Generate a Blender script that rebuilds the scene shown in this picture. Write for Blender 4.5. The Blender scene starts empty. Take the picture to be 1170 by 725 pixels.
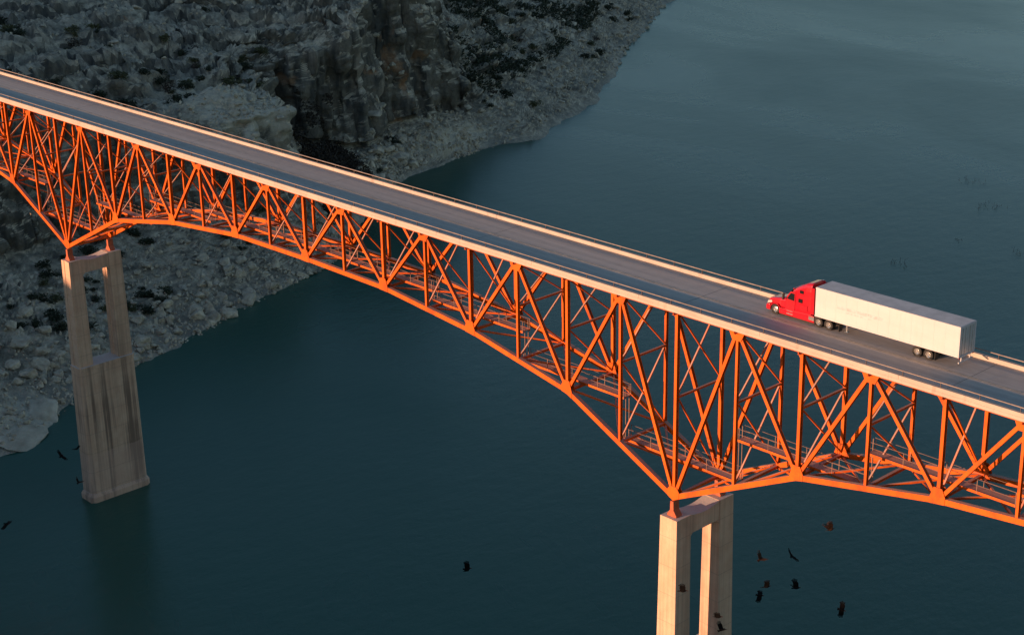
import bpy, bmesh, math, random
import numpy as np
from mathutils import Vector, Matrix, Euler
from mathutils.bvhtree import BVHTree

scene = bpy.context.scene
C = scene.collection
R = math.radians

# ------------------------------------------------------------------ camera, sky, sun, exposure
CAM = (210.333, -110.670, 51.266)
yaw, pitch, roll = -0.81955, 0.34923, -0.01805
cam_d = bpy.data.cameras.new('camera')
cam = bpy.data.objects.new('camera', cam_d)
C.objects.link(cam)
f = Vector((math.sin(yaw) * math.cos(pitch), math.cos(yaw) * math.cos(pitch), -math.sin(pitch)))
r = f.cross(Vector((0, 0, 1))).normalized()
u = r.cross(f)
cr, sr = math.cos(roll), math.sin(roll)
r2 = r * cr + u * sr
u2 = -r * sr + u * cr
m = Matrix((r2, u2, -f)).transposed().to_4x4()
m.translation = CAM
cam.matrix_world = m
cam_d.sensor_fit = 'HORIZONTAL'
cam_d.sensor_width = 36.0
cam_d.lens = 59.467
cam_d.clip_start = 1.0
cam_d.clip_end = 12000
scene.camera = cam

SUN_EL = 5.6
SUN_AZ = Vector((0.25, 1.0, 0)).normalized()          # the way the light travels
world = bpy.data.worlds.new('World')
scene.world = world
world.use_nodes = True
wn = world.node_tree
wn.nodes.clear()
sky = wn.nodes.new('ShaderNodeTexSky')
sky.sky_type = 'NISHITA'
sky.sun_disc = False
sky.sun_elevation = R(SUN_EL)
sky.sun_rotation = math.atan2(-SUN_AZ.x, -SUN_AZ.y)
sky.altitude = 300
sky.air_density = 1.0
sky.dust_density = 0.35
sky.ozone_density = 2.0
bg = wn.nodes.new('ShaderNodeBackground')
bg.inputs['Strength'].default_value = 0.125
wo = wn.nodes.new('ShaderNodeOutputWorld')
wn.links.new(sky.outputs[0], bg.inputs[0])
wn.links.new(bg.outputs[0], wo.inputs[0])

sun_d = bpy.data.lights.new('sun', 'SUN')
sun_d.energy = 5.0
sun_d.angle = R(0.6)
sun_d.color = (1.0, 0.58, 0.345)
sun = bpy.data.objects.new('sun', sun_d)
C.objects.link(sun)
sdir = Vector((SUN_AZ.x * math.cos(R(SUN_EL)), SUN_AZ.y * math.cos(R(SUN_EL)), -math.sin(R(SUN_EL))))
sun.rotation_euler = sdir.to_track_quat('-Z', 'Y').to_euler()
sun.location = (0, -300, 120)

scene.view_settings.view_transform = 'Standard'
scene.view_settings.look = 'None'
scene.view_settings.exposure = 0.75
scene.view_settings.gamma = 1.0
scene.render.resolution_x = 1024
scene.render.resolution_y = 634
scene.render.engine = 'CYCLES'

# ------------------------------------------------------------------ helpers
def tag(o, label=None, cat=None, group=None, kind=None):
    if label: o['label'] = label
    if cat: o['category'] = cat
    if group: o['group'] = group
    if kind: o['kind'] = kind
    return o

def empty(name, loc, rz=0.0):
    o = bpy.data.objects.new(name, None)
    C.objects.link(o)
    o.location = loc
    o.rotation_euler = (0, 0, rz)
    return o

class MB:
    """collects shapes for ONE mesh object"""
    def __init__(s):
        s.v = []
        s.f = []
    def add(s, vs, fs):
        n = len(s.v)
        s.v += [tuple(q) for q in vs]
        s.f += [tuple(i + n for i in q) for q in fs]
        return s
    def box(s, x0, x1, y0, y1, z0, z1):
        vs = [(x, y, z) for z in (z0, z1) for y in (y0, y1) for x in (x0, x1)]
        return s.add(vs, [(0, 2, 3, 1), (4, 5, 7, 6), (0, 1, 5, 4), (2, 6, 7, 3), (0, 4, 6, 2), (1, 3, 7, 5)])
    def beam(s, a, b, w, d, side=(0, 1, 0)):
        """box bar from a to b; d measured along 'side', w across it"""
        a = Vector(a); b = Vector(b)
        ax = (b - a).normalized()
        sd = Vector(side)
        sd = (sd - ax * sd.dot(ax)).normalized()
        wd = ax.cross(sd)
        vs = []
        for p in (a, b):
            for i, j in ((-1, -1), (1, -1), (1, 1), (-1, 1)):
                vs.append(p + wd * (i * w / 2) + sd * (j * d / 2))
        return s.add(vs, [(3, 2, 1, 0), (4, 5, 6, 7), (0, 1, 5, 4), (1, 2, 6, 5), (2, 3, 7, 6), (3, 0, 4, 7)])
    def hbeam(s, a, b, w, d, side=(0, 1, 0), t=0.05):
        """H section: two flanges facing +-side, joined by a web"""
        a = Vector(a); b = Vector(b)
        ax = (b - a).normalized()
        sd = Vector(side)
        sd = (sd - ax * sd.dot(ax)).normalized()
        o = sd * (d / 2 - t / 2)
        s.beam(a + o, b + o, w, t, side)
        s.beam(a - o, b - o, w, t, side)
        return s.beam(a, b, t, d - 2 * t - 0.002, side)
    def tube(s, a, b, rad, n=6, rad2=None):
        a = Vector(a); b = Vector(b)
        ax = (b - a).normalized()
        q = Vector((0, 0, 1)) if abs(ax.z) < .9 else Vector((1, 0, 0))
        e1 = ax.cross(q).normalized(); e2 = ax.cross(e1)
        rad2 = rad if rad2 is None else rad2
        vs = []
        for p, rr in ((a, rad), (b, rad2)):
            for k in range(n):
                t = 2 * math.pi * k / n
                vs.append(p + e1 * (rr * math.cos(t)) + e2 * (rr * math.sin(t)))
        fs = [(k, (k + 1) % n, n + (k + 1) % n, n + k) for k in range(n)]
        fs += [tuple(range(n - 1, -1, -1)), tuple(range(n, 2 * n))]
        return s.add(vs, fs)
    def prism(s, pts, y0, y1):
        """outline in x,z pushed along y"""
        n = len(pts)
        vs = [(x, y0, z) for x, z in pts] + [(x, y1, z) for x, z in pts]
        fs = [(k, (k + 1) % n, n + (k + 1) % n, n + k) for k in range(n)]
        fs += [tuple(range(n - 1, -1, -1)), tuple(range(n, 2 * n))]
        return s.add(vs, fs)
    def build(s, name, mat, parent=None, smooth=False, bevel=0.0, loc=None):
        me = bpy.data.meshes.new(name)
        me.from_pydata(s.v, [], s.f)
        bm = bmesh.new()
        bm.from_mesh(me)
        bmesh.ops.recalc_face_normals(bm, faces=bm.faces)
        if bevel:
            ed = [e for e in bm.edges if len(e.link_faces) == 2 and e.calc_face_angle(0) > R(28)]
            bmesh.ops.bevel(bm, geom=ed, offset=bevel, segments=2, profile=0.6, affect='EDGES', clamp_overlap=True)
        bm.to_mesh(me)
        bm.free()
        if smooth:
            me.polygons.foreach_set('use_smooth', [True] * len(me.polygons))
        me.materials.append(mat)
        o = bpy.data.objects.new(name, me)
        C.objects.link(o)
        if parent: o.parent = parent
        if loc: o.location = loc
        return o

# ------------------------------------------------------------------ node helpers
class NT:
    def __init__(s, name):
        s.m = bpy.data.materials.new(name)
        s.m.use_nodes = True
        s.t = s.m.node_tree
        s.b = s.t.nodes['Principled BSDF']
        s.co = s.t.nodes.new('ShaderNodeTexCoord').outputs['Object']
    def lk(s, a, b): s.t.links.new(a, b)
    def mapc(s, sc):
        n = s.t.nodes.new('ShaderNodeMapping')
        n.inputs['Scale'].default_value = sc
        s.lk(s.co, n.inputs[0])
        return n.outputs[0]
    def noise(s, scale=1.0, sc=(1, 1, 1), det=6, rough=.6, dist=0.0):
        n = s.t.nodes.new('ShaderNodeTexNoise')
        n.inputs['Scale'].default_value = scale
        n.inputs['Detail'].default_value = det
        n.inputs['Roughness'].default_value = rough
        n.inputs['Distortion'].default_value = dist
        s.lk(s.mapc(sc), n.inputs['Vector'])
        return n.outputs['Fac']
    def voro(s, scale, sc=(1, 1, 1), feat='F1'):
        n = s.t.nodes.new('ShaderNodeTexVoronoi')
        n.feature = feat
        n.inputs['Scale'].default_value = scale
        s.lk(s.mapc(sc), n.inputs['Vector'])
        return n.outputs['Distance']
    def ramp(s, fac, stops):
        n = s.t.nodes.new('ShaderNodeValToRGB')
        el = n.color_ramp.elements
        while len(el) < len(stops): el.new(0.5)
        for e, (p, c) in zip(el, stops):
            e.position = p
            e.color = (*c, 1) if isinstance(c, tuple) else (c, c, c, 1)
        s.lk(fac, n.inputs[0])
        return n.outputs[0]
    def mix(s, fac, a, b, mode='MIX'):
        n = s.t.nodes.new('ShaderNodeMix')
        n.data_type = 'RGBA'
        n.blend_type = mode
        for val, idx in ((fac, 0), (a, 6), (b, 7)):
            if isinstance(val, (int, float)): n.inputs[idx].default_value = val if idx == 0 else (val, val, val, 1)
            elif isinstance(val, tuple): n.inputs[idx].default_value = (*val, 1)
            else: s.lk(val, n.inputs[idx])
        return n.outputs[2]
    def math(s, op, a, b=0.0):
        n = s.t.nodes.new('ShaderNodeMath')
        n.operation = op
        for i, v in enumerate((a, b)):
            if isinstance(v, (int, float)): n.inputs[i].default_value = v
            else: s.lk(v, n.inputs[i])
        return n.outputs[0]
    def bump(s, h, strength=.4, dist=.2):
        n = s.t.nodes.new('ShaderNodeBump')
        n.inputs['Strength'].default_value = strength
        n.inputs['Distance'].default_value = dist
        s.lk(h, n.inputs['Height'])
        s.lk(n.outputs[0], s.b.inputs['Normal'])
    def col(s, c):
        if isinstance(c, tuple): s.b.inputs['Base Color'].default_value = (*c, 1)
        else: s.lk(c, s.b.inputs['Base Color'])
    def rough(s, v):
        if isinstance(v, (int, float)): s.b.inputs['Roughness'].default_value = v
        else: s.lk(v, s.b.inputs['Roughness'])

def plain(name, c, rough=.5, metal=0.0, coat=0.0, vary=.18, scale=1.5, spec=.5):
    n = NT(name)
    fac = n.noise(scale, det=5)
    n.col(n.mix(n.ramp(fac, [(.35, 0.0), (.65, 1.0)]), tuple(q * (1 - vary) for q in c), tuple(min(1, q * (1 + vary)) for q in c)))
    n.rough(rough)
    n.b.inputs['Metallic'].default_value = metal
    n.b.inputs['Coat Weight'].default_value = coat
    n.b.inputs['Specular IOR Level'].default_value = spec
    return n.m

def mat_steel():
    n = NT('orange_steel_paint')
    a = n.noise(.35, det=6)
    rust = n.ramp(n.noise(1.6, det=8, rough=.7), [(.60, 0.0), (.72, 1.0)])
    c = n.mix(n.ramp(a, [(.3, 0.0), (.7, 1.0)]), (.62, .098, .006), (.70, .128, .008))
    c = n.mix(n.math('MULTIPLY', rust, .45), c, (.26, .06, .02))
    oi = n.t.nodes.new('ShaderNodeObjectInfo')
    c = n.mix(n.math('MULTIPLY', oi.outputs['Random'], .55), c, (.52, .075, .006))
    grime = n.ramp(n.noise(.55, (1, 1, .5), det=8, rough=.7), [(.50, 0.0), (.68, .65)])
    c = n.mix(grime, c, (.20, .040, .012))
    # dust, droppings and chalked paint on upward faces, with glint of light painted in
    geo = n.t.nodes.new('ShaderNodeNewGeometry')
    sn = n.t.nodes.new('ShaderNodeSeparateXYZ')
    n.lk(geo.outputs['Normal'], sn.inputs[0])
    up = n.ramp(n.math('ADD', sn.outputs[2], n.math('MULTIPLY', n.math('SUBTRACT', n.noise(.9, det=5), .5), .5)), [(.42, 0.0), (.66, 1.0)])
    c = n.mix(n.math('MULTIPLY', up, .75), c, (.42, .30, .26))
    n.col(c)
    n.rough(.6)
    n.b.inputs['Specular IOR Level'].default_value = .2
    return n.m

def mat_pale_steel():
    return plain('weathered_galvanized_steel', (.24, .13, .09), .7, .0)

def mat_concrete(streak=True):
    n = NT('pier_concrete')
    a = n.noise(.5, det=8, rough=.65)
    c = n.mix(n.ramp(a, [(.3, 0.0), (.7, 1.0)]), (.55, .315, .205), (.66, .42, .29))
    st = n.ramp(n.math('ADD', n.noise(1.0, (1.05, 1.05, .02), det=4), n.math('MULTIPLY', n.math('SUBTRACT', n.noise(.12, det=4), .5), .35)), [(.50, 0.0), (.62, 1.0)])
    sep0 = n.t.nodes.new('ShaderNodeSeparateXYZ')
    n.lk(n.co, sep0.inputs[0])
    low = n.ramp(n.math('MULTIPLY', n.math('ADD', sep0.outputs[2], 60.0), 1 / 40), [(.40, .8), (.62, .28)])
    c = n.mix(n.math('MULTIPLY', st, low), c, (.12, .068, .048))
    fi = n.ramp(n.noise(1.0, (4.5, 4.5, .06), det=3), [(.45, 0.0), (.7, 1.0)])
    c = n.mix(n.math('MULTIPLY', fi, .35), c, (.24, .15, .11))
    sep = n.t.nodes.new('ShaderNodeSeparateXYZ')
    n.lk(n.co, sep.inputs[0])
    # high-water band, a little paler and redder, with lift lines of the formwork
    zz = n.math('ADD', sep.outputs[2], n.math('MULTIPLY', a, 1.2))
    band = n.math('MULTIPLY', n.math('LESS_THAN', zz, -51.5), .35)
    c = n.mix(band, c, (.56, .345, .27))
    lift = n.math('LESS_THAN', n.math('FRACT', n.math('MULTIPLY', sep.outputs[2], 1 / 3.05)), .022)
    c = n.mix(n.math('MULTIPLY', lift, .35), c, (.16, .12, .10))
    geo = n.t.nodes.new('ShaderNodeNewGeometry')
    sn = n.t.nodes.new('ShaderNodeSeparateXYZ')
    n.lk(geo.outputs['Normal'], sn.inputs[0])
    c = n.mix(n.ramp(sn.outputs[2], [(.6, 0.0), (.9, .8)]), c, (.50, .47, .46))  # upward faces painted paler, standing in for skylight on ledge and cap
    n.col(c)
    n.rough(.85)
    n.bump(n.noise(3.0, det=6), .25, .05)
    return n.m

def mat_parapet():
    n = NT('parapet_concrete')
    a = n.noise(.8, (.5, 1, 1), det=8, rough=.65)
    c = n.mix(n.ramp(a, [(.3, 0.0), (.7, 1.0)]), (.36, .285, .235), (.46, .375, .315))
    st = n.ramp(n.noise(1.0, (.7, .7, .12), det=6, rough=.7), [(.58, 0.0), (.70, 1.0)])
    c = n.mix(n.math('MULTIPLY', st, .5), c, (.24, .16, .11))
    n.col(c)
    n.rough(.8)
    n.bump(n.noise(4.0, det=5), .2, .04)
    return n.m

def mat_road():
    n = NT('worn_asphalt')
    lanes = n.ramp(n.noise(1.0, (.012, .95, 1), det=5, rough=.6), [(.35, 0.0), (.68, 1.0)])
    fine = n.noise(2.2, (.35, 1.2, 1), det=8, rough=.7)
    c = n.mix(lanes, (.27, .245, .225), (.46, .41, .37))
    c = n.mix(n.ramp(fine, [(.35, 0.0), (.75, .6)]), c, (.48, .44, .41))
    joint = n.math('LESS_THAN', n.math('FRACT', n.math('MULTIPLY', n.sepx(), 1 / 14.27)), .012) if hasattr(n, 'sepx') else None
    n.col(c)
    n.rough(.75)
    n.bump(n.noise(14.0, det=4), .25, .02)
    return n.m

def mat_rock():
    n = NT('canyon_limestone')
    geo = n.t.nodes.new('ShaderNodeNewGeometry')
    sepn = n.t.nodes.new('ShaderNodeSeparateXYZ')
    n.lk(geo.outputs['True Normal'], sepn.inputs[0])
    nz = sepn.outputs[2]
    flat = n.ramp(n.math('ADD', nz, n.math('MULTIPLY', n.math('SUBTRACT', n.noise(.25, det=6), .5), .5)), [(.70, 0.0), (.90, 1.0)])
    big = n.noise(.045, det=7, rough=.6)
    mid = n.noise(.20, det=11, rough=.74)
    c = n.mix(n.ramp(mid, [(.36, 0.0), (.57, 1.0)]), (.12, .10, .075), (.72, .60, .45))
    c = n.mix(n.ramp(big, [(.45, 0.0), (.68, .55)]), c, (.34, .28, .21))
    steep = n.ramp(n.math('ADD', nz, n.math('MULTIPLY', n.math('SUBTRACT', n.noise(.12, det=5), .5), .7)), [(.40, 1.0), (.70, 0.0)])
    # dark desert varnish over the walls, broken by seepage streaks and pale fresh rock
    c = n.mix(n.math('MULTIPLY', steep, .78), c, (.115, .10, .080))
    st = n.ramp(n.noise(1.0, (.30, .30, .03), det=6, rough=.62), [(.46, 0.0), (.60, 1.0)])
    c = n.mix(n.math('MULTIPLY', n.math('MULTIPLY', st, steep), .75), c, (.036, .038, .038))
    ps = n.ramp(n.noise(1.0, (.15, .15, .028), det=5, rough=.55), [(.57, 0.0), (.68, 1.0)])
    c = n.mix(n.math('MULTIPLY', n.math('MULTIPLY', ps, steep), .75), c, (.38, .31, .24))
    orr = n.ramp(n.noise(.085, det=5, rough=.55), [(.64, 0.0), (.70, 1.0)])
    c = n.mix(n.math('MULTIPLY', n.math('MULTIPLY', orr, steep), .5), c, (.52, .23, .09))
    # soil, scree and lichen on the gentler ground
    soil = n.mix(n.ramp(n.noise(.42, det=10, rough=.74), [(.38, 0.0), (.57, 1.0)]), (.045, .035, .020), (.58, .465, .33))
    soil = n.mix(n.ramp(n.noise(.11, det=8, rough=.66), [(.44, 0.0), (.56, .9)]), soil, (.062, .058, .036))
    c = n.mix(n.math('MULTIPLY', flat, .62), c, soil)
    # fresh pale limestone on the promontory that ends in the gully, and on the shelf at the water
    for cen, rad in (((-88, 90, -28), (30, 16, 11)), ((-30, 4, -58.5), (16, 13, 2.6)), ((-112, 172, -55.5), (12, 28, 4))):
        mp = n.t.nodes.new('ShaderNodeMapping')
        mp.vector_type = 'TEXTURE'
        mp.inputs['Location'].default_value = cen
        mp.inputs['Scale'].default_value = rad
        n.lk(n.co, mp.inputs[0])
        vl = n.t.nodes.new('ShaderNodeVectorMath'); vl.operation = 'LENGTH'
        n.lk(mp.outputs[0], vl.inputs[0])
        pm = n.ramp(n.math('ADD', vl.outputs['Value'], n.math('MULTIPLY', n.math('SUBTRACT', mid, .5), 2.2)), [(.55, 1.0), (1.05, 0.0)])
        c = n.mix(n.math('MULTIPLY', pm, .62), c, (.74, .63, .48))
    for cen, rad in (((-121, 157, -33), (9, 3.6, 4.5)), ((-124, 167, -34), (9, 5, 2.6)), ((-121, 160, -41), (9, 1.6, 7)), ((-121, 117, -33.5), (7, 2.4, 1.8)), ((-121, 124, -33), (7, 2.2, 1.8)), ((-124, 137, -27), (7, 3, 1.4)), ((-88, 99, -42), (9, 3, 6))):
        mp = n.t.nodes.new('ShaderNodeMapping')
        mp.vector_type = 'TEXTURE'
        mp.inputs['Location'].default_value = cen
        mp.inputs['Scale'].default_value = rad
        n.lk(n.co, mp.inputs[0])
        vl = n.t.nodes.new('ShaderNodeVectorMath'); vl.operation = 'LENGTH'
        n.lk(mp.outputs[0], vl.inputs[0])
        pm = n.ramp(n.math('ADD', vl.outputs['Value'], n.math('MULTIPLY', n.math('SUBTRACT', mid, .5), 3.2)), [(.35, 1.0), (.85, 0.0)])
        c = n.mix(n.math('MULTIPLY', pm, .62), c, (.50, .255, .12))
    # cracks
    cr = n.ramp(n.voro(.45, (1, 1, 1.6), 'DISTANCE_TO_EDGE'), [(.0, 1.0), (.07, 0.0)])
    c = n.mix(n.math('MULTIPLY', cr, .16), c, (.05, .047, .043))
    # pale bath-tub ring just above the water
    sep = n.t.nodes.new('ShaderNodeSeparateXYZ')
    n.lk(n.co, sep.inputs[0])
    zz = n.math('ADD', sep.outputs[2], n.math('MULTIPLY', mid, 2.4))
    ring = n.ramp(n.math('MULTIPLY', n.math('ADD', zz, 60.0), .2), [(.25, 1.0), (.75, 0.0)])
    c = n.mix(n.math('MULTIPLY', ring, .45), c, (.36, .335, .29))
    n.col(c)
    n.rough(.92)
    h = n.math('ADD', n.math('MULTIPLY', n.noise(.5, det=10, rough=.7), 1.0), n.math('MULTIPLY', n.voro(.7), .35))
    n.bump(h, .9, 1.3)
    return n.m

def mat_boulder():
    n = NT('boulder_limestone')
    a = n.noise(.7, det=8, rough=.66)
    c = n.mix(n.ramp(a, [(.32, 0.0), (.68, 1.0)]), (.26, .21, .155), (.68, .57, .43))
    n.col(c)
    n.rough(.9)
    n.bump(n.noise(2.0, det=8, rough=.7), .6, .25)
    return n.m

def mat_water():
    n = NT('river_water')
    big = n.noise(.006, (1, .6, 1), det=4, rough=.5)
    n.col(n.mix(n.ramp(big, [(.35, 0.0), (.7, 1.0)]), (.016, .072, .048), (.020, .084, .062)))
    n.b.inputs['IOR'].default_value = 1.33
    wind = n.noise(.012, (.5, 1, 1), det=5, rough=.6, dist=.6)
    n.rough(n.ramp(wind, [(.35, .24), (.65, .33)]))
    h = n.math('ADD', n.noise(.32, (1, .55, 1), det=6, rough=.6), n.math('MULTIPLY', n.noise(1.5, (1, .6, 1), det=3), .25))
    n.bump(h, .16, .5)
    return n.m

def mat_trailer():
    n = NT('white_trailer_panel')
    a = n.ramp(n.noise(.5, (.25, 1, 1.2), det=7, rough=.65), [(.35, 0.0), (.70, 1.0)])
    c = n.mix(a, (.50, .485, .50), (.45, .43, .445))
    road = n.ramp(n.noise(1.0, (2.5, 2.5, .35), det=5), [(.50, 0.0), (.75, .35)])
    c = n.mix(road, c, (.44, .40, .385))
    n.col(c)
    n.rough(.5)
    return n.m

def mat_leaf(name, c1, c2):
    n = NT(name)
    oi = n.t.nodes.new('ShaderNodeObjectInfo')
    c = n.mix(n.ramp(n.noise(2.2, det=3), [(.35, 0.0), (.65, 1.0)]), c1, c2)
    c = n.mix(n.math('MULTIPLY', oi.outputs['Random'], .4), c, tuple(q * .55 for q in c1))
    n.col(c)
    n.rough(.8)
    return n.m

M = dict(
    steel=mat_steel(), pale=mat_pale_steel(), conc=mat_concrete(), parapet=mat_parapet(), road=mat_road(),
    rock=mat_rock(), boulder=mat_boulder(), water=mat_water(),
    leaf=mat_leaf('juniper_leaf', (.020, .027, .012), (.040, .046, .020)),
    olive=mat_leaf('olive_leaf', (.060, .062, .022), (.10, .092, .035)),
    brown=mat_leaf('dry_brush', (.030, .019, .012), (.055, .036, .022)),
    bearing=plain('rusty_bearing_steel', (.42, .085, .03), .7),
    rail=plain('rail_aluminium', (.24, .185, .16), .7, .0),
    post=plain('dull_post_steel', (.12, .08, .07), .7),
    faded=plain('faded_side_marking', (.44, .40, .42), .55, vary=.22, scale=2.5),
    joint=plain('rubber_joint_seal', (.15, .14, .13), .8),
    line=plain('worn_yellow_paint', (.36, .31, .24), .75, vary=.3, scale=.9),
    edge=plain('worn_white_paint', (.30, .29, .27), .7, vary=.35, scale=.9),
    red=plain('red_truck_paint', (.42, .003, .012), .28, 0.0, .8, .04),
    white=mat_trailer(),
    roofm=plain('trailer_roof_sheet', (.46, .45, .45), .55, vary=.12, scale=.8),
    black=plain('black_plastic', (.018, .018, .018), .5),
    tyre=plain('tyre_rubber', (.022, .021, .02), .85),
    chrome=plain('polished_alloy', (.75, .72, .68), .22, .9, vary=.05),
    glass=plain('dark_window_glass', (.012, .014, .016), .08, vary=.05),
    lamp=plain('headlamp_lens', (.42, .41, .39), .15, vary=.05),
    sunlitf=plain('sunlit_feather', (.055, .024, .013), .9, vary=.4, scale=4, spec=.1),  # lighter feather copy, sunlight on the wings put into its colour
    amber=plain('red_lamp_lens', (.45, .02, .015), .2, vary=.05),
    alu=plain('brushed_door_aluminium', (.55, .55, .56), .4, .5, vary=.08),
    feather=plain('dark_brown_feather', (.006, .005, .005), .9, vary=.3, scale=4, spec=.08),
    skin=plain('bare_red_skin', (.06, .026, .02), .7, vary=.2, scale=9),
    drift=plain('grey_deadwood', (.13, .11, .10), .85, vary=.3, scale=3),
    orange_obj=plain('orange_object_surface', (.62, .13, .04), .5, vary=.2, scale=2),
)

# ------------------------------------------------------------------ vector noise for the terrain
def _h(ix, iy, iz, seed):
    n = (ix.astype(np.int64) * 374761393 + iy.astype(np.int64) * 668265263 + iz.astype(np.int64) * 2147483647 + seed * 1274126177) & 0xFFFFFFFF
    n = ((n ^ (n >> 13)) * 1274126177) & 0xFFFFFFFF
    n = ((n ^ (n >> 16)) * 2246822519) & 0xFFFFFFFF
    return ((n ^ (n >> 15)) & 0xFFFF) / 32767.5 - 1.0

def vnoise(p, seed=0):
    i = np.floor(p)
    t = p - i
    t = t * t * t * (t * (t * 6 - 15) + 10)
    i = i.astype(np.int64)
    o = 0
    for dx in (0, 1):
        wx = t[:, 0] if dx else 1 - t[:, 0]
        for dy in (0, 1):
            wy = t[:, 1] if dy else 1 - t[:, 1]
            for dz in (0, 1):
                wz = t[:, 2] if dz else 1 - t[:, 2]
                o = o + wx * wy * wz * _h(i[:, 0] + dx, i[:, 1] + dy, i[:, 2] + dz, seed)
    return o

def fbm(p, octv=4, seed=0, billow=False):
    a, s, o = 1.0, 1.0, 0
    for k in range(octv):
        q = vnoise(p * s + 17.3 * k, seed + k)
        o = o + a * ((np.abs(q) * 2 - .55) if billow else q)
        a *= .5
        s *= 2.03
    return o

# ------------------------------------------------------------------ terrain: cross sections of the west bank and an unseen southern ridge, river end first
WATER = -59.6
# y: shore, talus middle, foot of cliff, top of cliff, rim, plateau, far   (x, z each)
SEC = [
    (-700, [(420, WATER), (330, -34), (200, -27), (-110, -8), (-150, 2), (-215, 48), (-900, 75)]),  # unseen southern rows, heights shaped to shade the cliffs, left pier and water
    (-260, [(420, WATER), (330, -34), (200, -27), (-65, -7), (-100, 3), (-150, 43), (-900, 75)]),
    (-180, [(330, WATER), (250, -28), (90, -24), (-44, -7.2), (-76, 1.5), (-114, 40), (-900, 75)]),
    (-130, [(20, WATER), (0, -53), (-20, -46), (-60, -10), (-90, 0), (-135, 14), (-900, 30)]),
    (-60, [(-14, WATER), (-40, -54), (-68, -48), (-76, -28), (-100, -14), (-160, -2), (-900, 15)]),
    (-10, [(-23, WATER), (-52, -54), (-86, -47), (-94, -27), (-120, -16), (-190, -6), (-900, 10)]),
    (6.6, [(-27.5, WATER), (-54, -54.5), (-84, -48), (-92, -28), (-118, -18), (-190, -8), (-900, 8)]),
    (20, [(-39, WATER), (-60, -54.5), (-88, -48), (-97, -27), (-122, -18.5), (-200, -8), (-900, 6)]),
    (47, [(-47, WATER), (-68, -54), (-93, -48), (-100, -28), (-124, -20), (-200, -10), (-900, 6)]),
    (60, [(-52, WATER), (-70, -54), (-92, -48), (-99, -29), (-124, -20), (-200, -11), (-900, 5)]),
    (76, [(-58, WATER), (-68, -55), (-82, -49), (-90, -30), (-112, -22), (-190, -12), (-900, 5)]),
    (88, [(-61.5, WATER), (-68, -55), (-76, -49), (-82, -31), (-104, -24), (-180, -13), (-900, 4)]),
    (97, [(-66, WATER), (-72, -55), (-79, -49), (-85, -32), (-108, -24), (-180, -14), (-900, 4)]),
    (103, [(-71, WATER), (-79, -55), (-90, -48), (-97, -31), (-114, -25), (-180, -14), (-900, 4)]),
    (109, [(-76, WATER), (-90, -54), (-110, -47), (-116, -30), (-126, -26), (-180, -14), (-900, 4)]),
    (116, [(-82, WATER), (-98, -53), (-118, -45), (-121.5, -28.5), (-130, -25), (-180, -14), (-900, 4)]),
    (130, [(-93, WATER), (-104, -53), (-116, -48.5), (-118.5, -26), (-131, -23), (-180, -14), (-900, 4)]),
    (142, [(-102, WATER), (-109, -53.5), (-116, -49.5), (-118.5, -24.5), (-131, -21), (-180, -14), (-900, 4)]),
    (150, [(-107, WATER), (-112, -54.5), (-118.5, -50), (-122, -20), (-135, -16), (-180, -15), (-900, 4)]),
    (164, [(-109.5, WATER), (-113.5, -54.5), (-118.5, -50.5), (-122.5, -18), (-137, -14), (-190, -9), (-900, 4)]),
    (174, [(-110, WATER), (-116, -55), (-124, -50.5), (-130, -19), (-144, -15), (-195, -9), (-900, 3)]),
    (186, [(-111, WATER), (-118, -55), (-126, -51), (-138, -24), (-155, -18), (-205, -11), (-900, 3)]),
    (198, [(-112.5, WATER), (-122, -54.5), (-132, -49), (-146, -35), (-165, -28), (-220, -18), (-900, 3)]),
    (235, [(-130, WATER), (-143, -54.5), (-160, -47), (-180, -35), (-205, -28), (-260, -20), (-900, 2)]),
    (300, [(-169, WATER), (-182, -55), (-203, -47), (-230, -36), (-260, -30), (-320, -22), (-900, 0)]),
    (365, [(-214, WATER), (-226, -55), (-248, -47), (-280, -37), (-310, -31), (-370, -24), (-900, 0)]),
    (450, [(-275, WATER), (-290, -54), (-315, -46), (-345, -38), (-380, -32), (-440, -25), (-900, 0)]),
    (700, [(-330, WATER), (-350, -54), (-380, -46), (-420, -38), (-460, -32), (-520, -25), (-900, 0)]),
    (1500, [(-350, WATER), (-370, -54), (-400, -46), (-440, -38), (-480, -32), (-540, -25), (-900, 0)]),
]

def cells(p, seed):
    """one random value per irregular block, and how far the point is from the block's middle"""
    i = np.floor(p).astype(np.int64)
    best = np.full(len(p), 1e9); val = np.zeros(len(p))
    for dx in (-1, 0, 1):
        for dy in (-1, 0, 1):
            for dz in (-1, 0, 1):
                a, b, c = i[:, 0] + dx, i[:, 1] + dy, i[:, 2] + dz
                jx = a + .5 + .45 * _h(a, b, c, seed); jy = b + .5 + .45 * _h(a, b, c, seed + 1); jz = c + .5 + .45 * _h(a, b, c, seed + 2)
                d = (p[:, 0] - jx) ** 2 + (p[:, 1] - jy) ** 2 + (p[:, 2] - jz) ** 2
                k = d < best
                best = np.where(k, d, best)
                val = np.where(k, _h(a, b, c, seed + 3), val)
    return val, np.sqrt(best)

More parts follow.
